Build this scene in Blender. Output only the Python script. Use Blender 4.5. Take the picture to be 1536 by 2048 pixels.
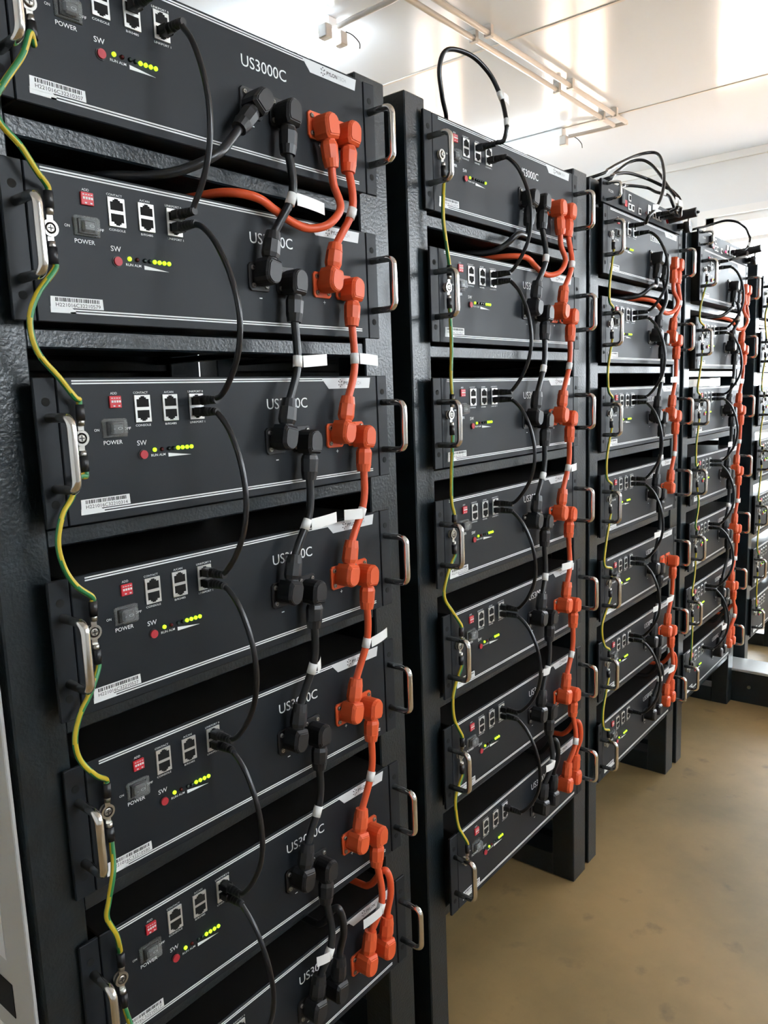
import bpy, math, random
from mathutils import Vector, Matrix
for o in list(bpy.data.objects):
    bpy.data.objects.remove(o)
S = bpy.context.scene
COL = S.collection
rnd = random.Random(7)
PI = math.pi

# ------------------------------------------------------------------ camera, world, sun, exposure
cam = bpy.data.cameras.new('camera')
cam.sensor_fit = 'VERTICAL'; cam.sensor_height = 36.0; cam.lens = 1547.17 * 36.0 / 2048.0
cam.clip_start = 0.02; cam.clip_end = 200
camo = bpy.data.objects.new('camera', cam); COL.objects.link(camo)
CR = Vector((0.62573671, -0.77917323, -0.03664209)); CU = Vector((0.13847561, 0.06473246, 0.98824805))
CR.normalize(); CU.normalize(); CB = CR.cross(CU)
camo.matrix_world = Matrix(((CR.x, CU.x, CB.x, -0.57127), (CR.y, CU.y, CB.y, -0.65579), (CR.z, CU.z, CB.z, 1.04357), (0, 0, 0, 1)))
S.camera = camo
S.view_settings.view_transform = 'Standard'; S.view_settings.look = 'None'
S.view_settings.gamma = 1.0; S.view_settings.use_curve_mapping = False
S.view_settings.exposure = 2.6
WORLD_STRENGTH = 4.4
SUN_STRENGTH = 3.2
TUBE_STRENGTH = 8.0
w = bpy.data.worlds.new('overcast_sky'); S.world = w; w.use_nodes = True
w.node_tree.nodes['Background'].inputs[0].default_value = (0.86, 0.94, 1.0, 1)
w.node_tree.nodes['Background'].inputs[1].default_value = WORLD_STRENGTH
sl = bpy.data.lights.new('sun', 'SUN'); sl.energy = SUN_STRENGTH; sl.angle = math.radians(2); sl.color = (1.0, 0.93, 0.82)
so = bpy.data.objects.new('sun', sl); COL.objects.link(so)
so.rotation_euler = Vector((-0.75, -0.25, 1.0)).to_track_quat('Z', 'Y').to_euler()
S.cycles.max_bounces = 9; S.cycles.diffuse_bounces = 5; S.cycles.glossy_bounces = 4; S.cycles.transmission_bounces = 6
S.cycles.caustics_reflective = False; S.cycles.caustics_refractive = False
S.cycles.sample_clamp_indirect = 6.0
S.cycles.use_denoising = True

# ------------------------------------------------------------------ materials
def mat(name, col, rough=0.5, metal=0.0, emit=None, estr=0.0, bump=None, noise=None, alpha=None, trans=None, spec=None, coat=0.0):
    m = bpy.data.materials.new(name); m.use_nodes = True
    nt = m.node_tree; b = nt.nodes['Principled BSDF']
    b.inputs['Base Color'].default_value = (*col, 1); b.inputs['Roughness'].default_value = rough
    b.inputs['Metallic'].default_value = metal
    if spec is not None: b.inputs['Specular IOR Level'].default_value = spec
    if coat: b.inputs['Coat Weight'].default_value = coat; b.inputs['Coat Roughness'].default_value = 0.1
    if emit: b.inputs['Emission Color'].default_value = (*emit, 1); b.inputs['Emission Strength'].default_value = estr
    if trans is not None: b.inputs['Transmission Weight'].default_value = trans
    if alpha is not None: b.inputs['Alpha'].default_value = alpha
    if bump or noise:
        tc = nt.nodes.new('ShaderNodeTexCoord')
    if noise:   # (scale, colour2, low, high) blotches or wear of the thing's own colour
        n = nt.nodes.new('ShaderNodeTexNoise'); n.inputs['Scale'].default_value = noise[0]; n.inputs['Detail'].default_value = 6
        r = nt.nodes.new('ShaderNodeMapRange'); r.inputs[1].default_value = noise[2]; r.inputs[2].default_value = noise[3]
        mx = nt.nodes.new('ShaderNodeMix'); mx.data_type = 'RGBA'
        mx.inputs[6].default_value = (*col, 1); mx.inputs[7].default_value = (*noise[1], 1)
        nt.links.new(tc.outputs['Object'], n.inputs['Vector']); nt.links.new(n.outputs['Fac'], r.inputs[0])
        nt.links.new(r.outputs[0], mx.inputs[0]); nt.links.new(mx.outputs[2], b.inputs['Base Color'])
    if bump:    # (scale, strength, distance)
        n2 = nt.nodes.new('ShaderNodeTexNoise'); n2.inputs['Scale'].default_value = bump[0]; n2.inputs['Detail'].default_value = 3
        bp = nt.nodes.new('ShaderNodeBump'); bp.inputs['Strength'].default_value = bump[1]; bp.inputs['Distance'].default_value = bump[2]
        nt.links.new(tc.outputs['Object'], n2.inputs['Vector']); nt.links.new(n2.outputs['Fac'], bp.inputs['Height'])
        nt.links.new(bp.outputs[0], b.inputs['Normal'])
    return m
M = {}
M['panel'] = mat('dark_panel_paint', (0.0120, 0.0150, 0.0190), 0.48, spec=0.24, bump=(900, 0.12, 0.0004))
M['chassis'] = mat('chassis_paint', (0.014, 0.013, 0.012), 0.34)
M['post'] = mat('black_gloss_enamel', (0.008, 0.013, 0.016), 0.30, bump=(260, 0.45, 0.0012), noise=(40, (0.013, 0.020, 0.025), 0.4, 0.7))
M['chrome'] = mat('chrome', (0.80, 0.77, 0.72), 0.16, 1.0)
M['steel'] = mat('zinc_steel', (0.46, 0.45, 0.42), 0.30, 1.0)
M['white'] = mat('white_print', (0.84, 0.86, 0.86), 0.5)
M['tab'] = mat('light_grey_tab', (0.70, 0.72, 0.73), 0.45)
M['ink'] = mat('black_ink', (0.02, 0.02, 0.02), 0.6)
M['greyink'] = mat('pale_grey_ink', (0.38, 0.40, 0.42), 0.6)
M['black'] = mat('black_plastic', (0.012, 0.012, 0.014), 0.42)
M['rocker'] = mat('dark_grey_rocker', (0.05, 0.055, 0.06), 0.4)
M['hole'] = mat('dark_hole', (0.002, 0.002, 0.002), 0.9)
M['orange'] = mat('orange_plastic', (0.80, 0.118, 0.034), 0.46)
M['orangec'] = mat('orange_cable_sheath', (0.78, 0.105, 0.032), 0.42)
M['blackc'] = mat('black_cable_sheath', (0.012, 0.013, 0.015), 0.35)
M['patch'] = mat('black_patch_sheath', (0.010, 0.010, 0.012), 0.30)
M['green'] = mat('green_sheath', (0.030, 0.22, 0.070), 0.4)
M['yellow'] = mat('yellow_sheath', (0.62, 0.46, 0.03), 0.4)
M['red'] = mat('red_plastic', (0.62, 0.03, 0.045), 0.4)
M['redbtn'] = mat('red_button', (0.50, 0.03, 0.045), 0.45)
M['silver'] = mat('silver_port_shell', (0.66, 0.66, 0.64), 0.35, 0.6)
M['led'] = mat('lit_green_led', (0.2, 0.6, 0.02), 0.3, emit=(0.42, 1.0, 0.02), estr=0.34)
M['ledoff'] = mat('unlit_led', (0.03, 0.05, 0.045), 0.2)
M['ledred'] = mat('unlit_red_led', (0.10, 0.01, 0.012), 0.2)
M['ledredon'] = mat('lit_red_led', (0.6, 0.02, 0.05), 0.3, emit=(1.0, 0.03, 0.10), estr=1.0)
M['cover'] = mat('clear_rubber_cover', (0.55, 0.58, 0.57), 0.15, alpha=0.22)
M['label'] = mat('white_label', (0.85, 0.86, 0.86), 0.5)
M['flag'] = mat('white_cable_label', (0.86, 0.86, 0.84), 0.4)
M['sheet'] = mat('grey_zinc_sheet', (0.62, 0.64, 0.64), 0.36, 0.35)
M['wall'] = mat('wall_paint', (0.78, 0.82, 0.85), 0.6, bump=(60, 0.05, 0.001))
M['ceil'] = mat('white_ceiling_board', (0.76, 0.83, 0.91), 0.13, spec=0.4, noise=(1.2, (0.73, 0.80, 0.88), 0.4, 0.7))
M['trimw'] = mat('white_trim', (0.85, 0.87, 0.88), 0.4)
M['pipe'] = mat('white_conduit', (0.62, 0.60, 0.57), 0.35)
M['tube'] = mat('lit_tube', (1, 1, 1), 0.3, emit=(0.90, 0.97, 1.0), estr=TUBE_STRENGTH)
M['glass'] = mat('window_glass', (1, 1, 1), 0.0, trans=1.0, alpha=0.15)
M['soil'] = mat('orange_soil', (0.42, 0.27, 0.18), 0.9, noise=(0.8, (0.36, 0.22, 0.145), 0.4, 0.7))
M['wirebit'] = mat('dark_wire', (0.02, 0.02, 0.02), 0.5)
# floor: stained screed concrete
fm = mat('stained_concrete', (0.30, 0.225, 0.15), 0.55, bump=(120, 0.08, 0.001))
nt = fm.node_tree; b = nt.nodes['Principled BSDF']; tc = nt.nodes.new('ShaderNodeTexCoord')
n1 = nt.nodes.new('ShaderNodeTexNoise'); n1.inputs['Scale'].default_value = 1.8; n1.inputs['Detail'].default_value = 8; n1.inputs['Roughness'].default_value = 0.62
cr = nt.nodes.new('ShaderNodeValToRGB')
cr.color_ramp.elements[0].position = 0.36; cr.color_ramp.elements[0].color = (0.205, 0.145, 0.062, 1)
cr.color_ramp.elements[1].position = 0.66; cr.color_ramp.elements[1].color = (0.385, 0.250, 0.105, 1)
n2 = nt.nodes.new('ShaderNodeTexNoise'); n2.inputs['Scale'].default_value = 14; n2.inputs['Detail'].default_value = 5
r2 = nt.nodes.new('ShaderNodeMapRange'); r2.inputs[1].default_value = 0.62; r2.inputs[2].default_value = 0.75; r2.inputs[4].default_value = 0.55
mx = nt.nodes.new('ShaderNodeMix'); mx.data_type = 'RGBA'; mx.inputs[7].default_value = (0.10, 0.075, 0.045, 1)
nt.links.new(tc.outputs['Object'], n1.inputs['Vector']); nt.links.new(tc.outputs['Object'], n2.inputs['Vector'])
nt.links.new(n1.outputs['Fac'], cr.inputs[0]); nt.links.new(n2.outputs['Fac'], r2.inputs[0])
nt.links.new(r2.outputs[0], mx.inputs[0]); nt.links.new(cr.outputs[0], mx.inputs[6]); nt.links.new(mx.outputs[2], b.inputs['Base Color'])
M['floor'] = fm

# ------------------------------------------------------------------ mesh builder
class MB:
    def __init__(s): s.v = []; s.f = []; s.mi = []; s.ms = []; s.sm = []
    def m(s, name):
        if name not in s.ms: s.ms.append(name)
        return s.ms.index(name)
    def add(s, vs, fs, m, smooth=False):
        k = len(s.v); i = s.m(m); s.v += [tuple(p) for p in vs]
        for f in fs: s.f.append([k + a for a in f]); s.mi.append(i); s.sm.append(smooth)
    def box(s, x0, x1, y0, y1, z0, z1, m, bev=0.0):
        if bev > 0:
            c = bev
            ring = lambda z, d: [(x0 + c * 0 + d, y0 + d, z), (x1 - d, y0 + d, z), (x1 - d, y1 - d, z), (x0 + d, y1 - d, z)]
            # chamfer all round: three shells
            def octo(z, d):
                return [(x0 + c + d * 0, y0 + d, z), (x1 - c, y0 + d, z), (x1 - d, y0 + c, z), (x1 - d, y1 - c, z),
                        (x1 - c, y1 - d, z), (x0 + c, y1 - d, z), (x0 + d, y1 - c, z), (x0 + d, y0 + c, z)]
            vs = octo(z0, c) + octo(z0 + c, 0) + octo(z1 - c, 0) + octo(z1, c)
            fs = [tuple(reversed(range(8))), tuple(range(24, 32))]
            for r in range(3):
                for i in range(8):
                    j = (i + 1) % 8; fs.append((r * 8 + i, r * 8 + j, r * 8 + 8 + j, r * 8 + 8 + i))
            s.add(vs, fs, m); return
        vs = [(x0, y0, z0), (x1, y0, z0), (x1, y1, z0), (x0, y1, z0), (x0, y0, z1), (x1, y0, z1), (x1, y1, z1), (x0, y1, z1)]
        s.add(vs, [(3, 2, 1, 0), (4, 5, 6, 7), (0, 1, 5, 4), (1, 2, 6, 5), (2, 3, 7, 6), (3, 0, 4, 7)], m)
    def prism(s, pts, y0, y1, m, inset=0.0):
        # polygon in x,z seen from -Y (front), y0 front, y1 back; inset = chamfer on the front edge
        n = len(pts)
        cx = sum(p[0] for p in pts) / n; cz = sum(p[1] for p in pts) / n
        ar = sum(pts[i][0] * pts[(i + 1) % n][1] - pts[(i + 1) % n][0] * pts[i][1] for i in range(n))
        if ar < 0: pts = pts[::-1]
        rings = []
        if inset > 0:
            R = max(math.hypot(p[0] - cx, p[1] - cz) for p in pts); k = 1 - inset / R
            rings.append([(cx + (p[0] - cx) * k, y0, cz + (p[1] - cz) * k) for p in pts])
            rings.append([(p[0], y0 + inset, p[1]) for p in pts])
        else: rings.append([(p[0], y0, p[1]) for p in pts])
        rings.append([(p[0], y1, p[1]) for p in pts])
        vs = sum(rings, []); fs = [tuple(range(n)), tuple(reversed(range((len(rings) - 1) * n, len(rings) * n)))]
        for r in range(len(rings) - 1):
            for i in range(n):
                j = (i + 1) % n; fs.append((r * n + j, r * n + i, (r + 1) * n + i, (r + 1) * n + j))
        s.add(vs, fs, m)
    def cyl(s, p0, p1, r, m, n=14, r2=None, smooth=True, cap=True):
        p0 = Vector(p0); p1 = Vector(p1); d = (p1 - p0).normalized()
        a = d.orthogonal().normalized(); b = d.cross(a); r2 = r if r2 is None else r2
        vs = []
        for p, rr in ((p0, r), (p1, r2)):
            for i in range(n):
                t = 2 * PI * i / n; vs.append(p + a * (math.cos(t) * rr) + b * (math.sin(t) * rr))
        fs = [(i, (i + 1) % n, n + (i + 1) % n, n + i) for i in range(n)]
        s.add(vs, fs, m, smooth)
        if cap:
            k = len(s.v) - 2 * n; i_ = s.m(m)
            s.f.append([k + i for i in reversed(range(n))]); s.mi.append(i_); s.sm.append(False)
            s.f.append([k + n + i for i in range(n)]); s.mi.append(i_); s.sm.append(False)
    def tube(s, pts, r, m, n=10, m2=None, twist=0.0, rfun=None, flat=1.0):
        pts = [Vector(p) for p in pts]; k = len(s.v); N = len(pts)
        d = (pts[1] - pts[0]).normalized(); a = d.orthogonal().normalized()
        i1 = s.m(m); i2 = s.m(m2) if m2 else i1
        for j, p in enumerate(pts):
            dn = (pts[min(j + 1, N - 1)] - pts[max(j - 1, 0)]).normalized()
            a = (a - dn * a.dot(dn)).normalized(); b_ = dn.cross(a)
            rr = rfun(j / (N - 1)) if rfun else r
            for i in range(n):
                t = 2 * PI * i / n
                s.v.append(tuple(p + a * (math.cos(t) * rr) + b_ * (math.sin(t) * rr * flat)))
        for j in range(N - 1):
            off = int(twist * j)
            for i in range(n):
                q = (i + 1) % n
                s.f.append([k + j * n + i, k + j * n + q, k + (j + 1) * n + q, k + (j + 1) * n + i]); s.sm.append(True)
                s.mi.append(i2 if (m2 and ((i + off) % 6) < 3) else i1)
        s.f.append([k + i for i in reversed(range(n))]); s.mi.append(i1); s.sm.append(False)
        s.f.append([k + (N - 1) * n + i for i in range(n)]); s.mi.append(i1); s.sm.append(False)
    def mesh(s, name):
        me = bpy.data.meshes.new(name); me.from_pydata(s.v, [], s.f)
        for a in s.ms: me.materials.append(M[a])
        me.polygons.foreach_set('material_index', s.mi); me.polygons.foreach_set('use_smooth', s.sm)
        me.update(); return me
def link(name, me, parent=None, loc=(0, 0, 0), label=None, rot=None):
    o = bpy.data.objects.new(name, me); COL.objects.link(o); o.parent = parent; o.location = loc
    if rot: o.rotation_euler = rot
    if label: o['label'] = label
    return o
def empty(name, loc, label, cat, group=None, rz=0):
    o = bpy.data.objects.new(name, None); COL.objects.link(o); o.location = loc; o.rotation_euler = (0, 0, rz)
    o.empty_display_size = 0.05; o['label'] = label; o['category'] = cat
    if group: o['group'] = group
    return o
def struct(name, mb):
    o = link(name, mb.mesh(name)); o['kind'] = 'structure'; return o
def bez(p0, h0, h1, p1, n=18):
    p0, h0, h1, p1 = map(Vector, (p0, h0, h1, p1)); out = []
    for i in range(n + 1):
        t = i / n; u = 1 - t; out.append(p0 * u**3 + h0 * (3 * u * u * t) + h1 * (3 * u * t * t) + p1 * t**3)
    return out
def spline(P, sub=6):
    P = [Vector(p) for p in P]; out = []
    for i in range(len(P) - 1):
        a = P[max(i - 1, 0)]; b = P[i]; c = P[i + 1]; d = P[min(i + 2, len(P) - 1)]
        for k in range(sub):
            t = k / sub
            out.append(0.5 * ((2 * b) + (c - a) * t + (2 * a - 5 * b + 4 * c - d) * t * t + (3 * b - a - 3 * c + d) * t**3))
    out.append(P[-1]); return out
# lettering: flat outlines of Blender's own font turned into meshes, fitted into a box x0..x1, z0..z1 at depth y
def text_geo(txt, x0, x1, z0, z1, bold=0.0):
    cu = bpy.data.curves.new('lettering', 'FONT'); cu.body = txt; cu.size = 1; cu.resolution_u = 3; cu.offset = bold
    ob = bpy.data.objects.new('lettering', cu); COL.objects.link(ob)
    bpy.context.view_layer.update()
    me = bpy.data.meshes.new_from_object(ob.evaluated_get(bpy.context.evaluated_depsgraph_get()))
    bpy.data.objects.remove(ob); bpy.data.curves.remove(cu)
    xs = [v.co.x for v in me.vertices]; ys = [v.co.y for v in me.vertices]
    ax, bx, ay, by = min(xs), max(xs), min(ys), max(ys)
    vs = [(x0 + (v.co.x - ax) / (bx - ax) * (x1 - x0), z0 + (v.co.y - ay) / (by - ay) * (z1 - z0)) for v in me.vertices]
    fs = [tuple(p.vertices) for p in me.polygons]; bpy.data.meshes.remove(me)
    return vs, fs
def put_text(mb, txt, x0, x1, z0, z1, y, m, bold=0.0):
    vs, fs = text_geo(txt, x0, x1, z0, z1, bold)
    # keep the outlines facing -Y
    a = fs[0]; s = 0
    for i in range(len(a)):
        p, q = vs[a[i]], vs[a[(i + 1) % len(a)]]; s += p[0] * q[1] - q[0] * p[1]
    if s < 0: fs = [tuple(reversed(f)) for f in fs]
    mb.add([(p[0], y, p[1]) for p in vs], fs, m)

# ------------------------------------------------------------------ room shell
X0, X1, Y0, Y1, H = -2.4, 5.7, -2.7, 4.4, 2.7
def wall(name, axis, pos, a0, a1, holes, inward, thick=0.2):
    # wall in the plane axis=pos spanning a0..a1 and 0..H, with rectangular holes (a,b,z0,z1); inward = +1/-1 side of the room
    A = sorted({a0, a1} | {h[0] for h in holes} | {h[1] for h in holes}); Z = sorted({0.0, H} | {h[2] for h in holes} | {h[3] for h in holes})
    mb = MB(); out = pos - inward * thick
    P = (lambda a, z, d: (d, a, z)) if axis == 'x' else (lambda a, z, d: (a, d, z))
    solid = lambda i, j: 0 <= i < len(A) - 1 and 0 <= j < len(Z) - 1 and not any(h[0] <= (A[i] + A[i+1]) / 2 <= h[1] and h[2] <= (Z[j] + Z[j+1]) / 2 <= h[3] for h in holes)
    idx = {}; vs = []; fs = []
    def V(i, j, d):
        k = (i, j, d)
        if k not in idx: idx[k] = len(vs); vs.append(P(A[i], Z[j], d))
        return idx[k]
    for i in range(len(A) - 1):
        for j in range(len(Z) - 1):
            if not solid(i, j): continue
            fs.append((V(i, j, pos), V(i+1, j, pos), V(i+1, j+1, pos), V(i, j+1, pos)))
            fs.append((V(i, j+1, out), V(i+1, j+1, out), V(i+1, j, out), V(i, j, out)))
            for (di, dj, e) in ((-1, 0, ((i, j), (i, j+1))), (1, 0, ((i+1, j), (i+1, j+1))), (0, -1, ((i, j), (i+1, j))), (0, 1, ((i, j+1), (i+1, j+1)))):
                if not solid(i + di, j + dj):
                    (p, q), (r, s_) = e; fs.append((V(p, q, pos), V(r, s_, pos), V(r, s_, out), V(p, q, out)))
    mb.add(vs, fs, 'wall'); return struct(name, mb)
WIN_R = [(-1.3, 1.23, 0.85, 2.27), (1.98, 2.62, 0.85, 2.27), (3.35, 3.95, 0.85, 2.27)]
WIN_F = [(3.0, 4.9, 1.1, 2.3), (0.0, 1.3, 1.4, 2.3)]  # second one is unseen, added to throw more light on the rack fronts
mb = MB(); mb.box(X0 - .2, X1 + .2, Y0 - .2, Y1 + .2, -0.12, 0.0, 'floor'); struct('floor', mb)
mb = MB(); mb.box(X0 - .2, X1 + .2, Y0 - .2, Y1 + .2, H, H + 0.12, 'ceil'); struct('ceiling', mb)
wall('wall_right', 'x', X1, Y0, Y1, WIN_R, -1)
wall('wall_left', 'x', X0, Y0, Y1, [], 1)
wall('wall_back', 'y', Y1, X0, X1, [], -1)
wall('wall_front', 'y', Y0, X0, X1, WIN_F, 1)
mb = MB(); mb.box(-30, 40, -30, 30, -0.45, -0.35, 'soil'); o = struct('ground', mb)
# windows: white frames with a mullion and a clear pane
def window(name, axis, pos, a0, a1, z0, z1, d):
    F = (lambda mb, a, b, c, e, t0, t1, m: mb.box(min(t0, t1), max(t0, t1), a, b, c, e, m)) if axis == 'x' else \
        (lambda mb, a, b, c, e, t0, t1, m: mb.box(a, b, min(t0, t1), max(t0, t1), c, e, m))
    mb = MB(); f = 0.055; t0, t1 = pos + d * 0.03, pos + d * 0.09
    F(mb, a0, a1, z1 - f, z1, t0, t1, 'trimw'); F(mb, a0, a1, z0, z0 + f, t0, t1, 'trimw')
    F(mb, a0, a0 + f, z0, z1, t0, t1, 'trimw'); F(mb, a1 - f, a1, z0, z1, t0, t1, 'trimw')
    am = (a0 + a1) / 2; F(mb, am - f / 2, am + f / 2, z0, z1, t0, t1, 'trimw')
    F(mb, a0, a1, z1 - 0.20, z1 - 0.17, t0, t1, 'trimw')
    r = struct(name, mb)
    g = MB(); F(g, a0 + f, a1 - f, z0 + f, z1 - f, pos + d * 0.058, pos + d * 0.062, 'glass')
    link('window_glass', g.mesh('window_glass'), r)
    t = MB(); e = 0.05; u0, u1 = pos, pos - d * 0.018
    F(t, a0 - e, a1 + e, z1, z1 + e, u0, u1, 'trimw'); F(t, a0 - e, a1 + e, z0 - e, z0, u0, u1, 'trimw')
    F(t, a0 - e, a0, z0, z1, u0, u1, 'trimw'); F(t, a1, a1 + e, z0, z1, u0, u1, 'trimw')
    link('window_casing', t.mesh('window_casing'), r)
for i, (a, b_, c, e) in enumerate(WIN_R): window('window_%d' % (i + 1), 'x', X1, a, b_, c, e, 1)
for i, (a, b_, c, e) in enumerate(WIN_F): window('window_%d' % (i + 4), 'y', Y0, a, b_, c, e, -1)  # the last of these is the added, unseen light opening
# cornice on the end wall and the joints of the ceiling boards
mb = MB(); mb.box(X1 - 0.03, X1, Y0, Y1, H - 0.05, H, 'trimw'); struct('trim_1', mb)
for i, x in enumerate((-1.15, 0.22, 1.58, 2.95, 4.31)):
    mb = MB(); mb.box(x - 0.008, x + 0.008, Y0, Y1, H - 0.004, H, 'pipe'); struct('trim_%d' % (i + 2), mb)

# ------------------------------------------------------------------ tube lights and conduits on the ceiling
def tube_light(x, y0, y1, n, label):
    t = empty('tube_light', (x, y0, H - 0.06), label, 'light fitting', 'fluorescent tube lights on the ceiling')
    L = y1 - y0
    mb = MB(); mb.box(-0.03, 0.03, 0, L, 0.012, 0.059, 'trimw', 0.004); link('batten', mb.mesh('batten'), t)
    for k in range(n):
        dx = (k - (n - 1) / 2) * 0.10
        mb = MB(); mb.cyl((dx, 0.02, -0.02), (dx, L - 0.02, -0.02), 0.019, 'tube', 16); link('fluorescent_tube', mb.mesh('fluorescent_tube'), t)
        for yy in (0.0, L):
            mb = MB(); mb.box(dx - 0.022, dx + 0.022, yy - 0.02, yy + 0.03, -0.045, 0.012, 'pipe', 0.004); link('lamp_holder', mb.mesh('lamp_holder'), t)
    return t
tube_light(2.20, 1.78, 3.0, 2, 'double fluorescent tube light on ceiling above the first rack')
tube_light(4.31, 1.70, 2.92, 1, 'single fluorescent tube light on ceiling above the second rack')
def conduit(y, dz, label):
    t = empty('conduit', (0, y, H - dz), label, 'conduit', 'conduits along the ceiling')
    mb = MB(); mb.tube([(1.2, 0, 0), (2.5, 0, 0), (4.38, 0, 0)], 0.013, 'pipe', 10); link('pipe', mb.mesh('pipe'), t)
    for x in (1.9, 2.75, 3.6, 4.2):
        c_ = MB(); c_.box(x - 0.012, x + 0.012, -0.018, 0.018, -0.016, dz, 'pipe'); link('clip', c_.mesh('clip'), t)
conduit(1.40, 0.035, 'white conduit pipe along the ceiling, the upper of two parallel runs')
conduit(1.32, 0.035, 'white conduit pipe along the ceiling, the lower of two parallel runs')
mb = MB(); mb.tube(spline([(4.40, 1.32, H - .035), (4.40, 1.45, H - .035), (4.36, 1.58, H - .045), (4.33, 1.68, H - .05)]), 0.012, 'pipe', 10)
o = link('conduit', mb.mesh('conduit')); o['label'] = 'short white conduit bend joining the single tube light to the ceiling run'; o['category'] = 'conduit'
mb = MB(); mb.tube(spline([(2.14, 1.35, H - .066), (2.155, 1.42, H - .066), (2.18, 1.62, H - .055), (2.2, 1.76, H - .05)]), 0.012, 'pipe', 10)
o = link('conduit', mb.mesh('conduit')); o['label'] = 'short white conduit bend joining the double tube light to the ceiling run'; o['category'] = 'conduit'
def lead(x, y, label):
    mb = MB(); mb.tube(spline([(x, y, H - .05), (x + .01, y - .03, H - .07), (x + .03, y - .05, H - .10), (x + .02, y - .06, H - .13)]), 0.0025, 'wirebit', 6)
    o = link('lamp_wire', mb.mesh('lamp_wire')); o['label'] = label; o['category'] = 'wire'
lead(2.26, 1.76, 'short black wire hanging from the end of the double tube light')
lead(4.34, 1.66, 'short black wire hanging from the end of the single tube light')

# ------------------------------------------------------------------ battery module (one built, then copied)
UNITS = [
 [(-0.0048,-0.0038,1.3615,-0.0117),(-0.0034,0.0007,1.1839,-0.0056),(0.0040,-0.0033,1.0040,0.0002),(-0.0003,-0.0024,0.8253,-0.0046),(0.0031,0.0062,0.6413,-0.0243),(0.0012,0.0055,0.4607,-0.0329),(0.0020,-0.0029,0.2833,-0.0106)],
 [(0.5970,0.0012,1.3668,-0.0045),(0.5960,-0.0038,1.1835,-0.0027),(0.5907,-0.0056,1.0005,0.0034),(0.5894,-0.0050,0.8216,0.0051),(0.5994,-0.0077,0.6443,-0.0021),(0.5971,-0.0072,0.4647,-0.0067),(0.5945,-0.0119,0.2865,0.0038)],
 [(1.1872,-0.0017,1.3354,0.0150),(1.1872,-0.0011,1.1596,0.0096),(1.1875,-0.0016,0.9786,0.0072),(1.1873,-0.0013,0.7986,0.0057),(1.1862,-0.0023,0.6174,0.0062),(1.1855,-0.0006,0.4371,0.0018),(1.1864,0.0001,0.2519,0.0033)],
 [(1.7690,-0.0110,1.3222,0.0161),(1.7678,-0.0063,1.1497,0.0062),(1.7673,-0.0034,0.9712,0.0024),(1.7670,-0.0024,0.7877,0.0032),(1.7669,-0.0026,0.6084,0.0052),(1.7661,0.0017,0.4279,0.0028),(1.7646,0.0050,0.2427,0.0011)],
 [(2.4470,-0.0060,1.3150,0.0),(2.4470,-0.0050,1.1400,0.0),(2.4470,-0.0050,0.9670,0.0),(2.4470,-0.0050,0.7860,0.0),(2.4470,-0.0050,0.6000,0.0),(2.4470,-0.0050,0.4170,0.0),(2.4470,-0.0050,0.2400,0.0)],
]
RACKN = ['first', 'second', 'third', 'fourth', 'fifth']
LEVN = ['top', 'second', 'third', 'fourth', 'fifth', 'sixth', 'bottom']
LEVL = ['topmost', 'second from top', 'third from top', 'middle', 'third from bottom', 'second from bottom', 'bottommost']
SV = 0.066        # the module root stands at the module's base; v below is measured from the panel's middle
def sh(mb):
    mb.v = [(a, b_, c + SV) for a, b_, c in mb.v]; return mb
def screw_mesh(r=0.0028, h=0.0022):
    mb = MB(); mb.cyl((0, 0, 0), (0, -h * .6, 0), r, 'steel', 12); mb.cyl((0, -h * .6, 0), (0, -h, 0), r, 'steel', 12, r2=r * .7)
    mb.box(-r * .55, r * .55, -h - .0001, -h + .0004, -r * .12, r * .12, 'ink'); mb.box(-r * .12, r * .12, -h - .0001, -h + .0004, -r * .55, r * .55, 'ink')
    return mb.mesh('screw')
ME = {}
mb = MB(); mb.box(-.2195, .2195, .0015, .42, -.0655, .064, 'chassis', .0012); ME['chassis'] = sh(mb).mesh('chassis')
mb = MB(); mb.box(-.2205, .2205, -.0008, .003, -.066, .066, 'panel', .0008); ME['front_panel'] = sh(mb).mesh('front_panel')
def ear(s):
    mb = MB(); a, b_ = sorted((s * .2218, s * .2418))
    mb.box(a, b_, -.0012, .003, -.066, .066, 'panel', .0008)
    return sh(mb).mesh('mounting_ear')
ME['earL'] = ear(-1); ME['earR'] = ear(1)
mb = MB(); mb.cyl((0, -.0016, 0), (0, 0.002, 0), .0038, 'hole', 14); ME['slot'] = mb.mesh('screw_hole')
def handle_mesh():
    P = [(0, -.001, .031)]; r = .009; Yb = -.0375
    P += [(0, Yb + r, .031)]
    for k in range(1, 6): t = k / 5 * PI / 2; P.append((0, Yb + r - r * math.sin(t), .031 - r + r * math.cos(t)))
    for k in range(0, 6): t = k / 5 * PI / 2; P.append((0, Yb + r - r * math.cos(t), -.031 + r - r * math.sin(t)))
    P.append((0, -.001, -.031))
    mb = MB(); mb.tube(P, .0042, 'chrome', 14)
    return sh(mb).mesh('handle')
ME['handle'] = handle_mesh()
def stripes():
    mb = MB(); y0, y1 = -.00105, -.0006
    for v in (.0622, .0598): mb.box(-.206, .118 + (.0622 - v) * .6, y0, y1, v, v + .0013, 'white')
    mb.box(-.186, .2075, y0, y1, -.0554, -.0541, 'white'); mb.box(-.190, .2075, y0, y1, -.0578, -.0565, 'white')
    mb.prism([(-.2085, -.0525), (-.1895, -.0525), (-.185, -.0552), (-.185, -.0578), (-.2085, -.0578)], y0, y1, 'white')
    return sh(mb).mesh('panel_stripes')
ME['stripes'] = stripes()
mb = MB(); mb.prism([(.1164, .0635), (.2085, .0635), (.2055, .0505), (.1290, .0505)], -.0011, -.0006, 'tab'); ME['tab'] = sh(mb).mesh('logo_tab')
mb = MB()
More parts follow.
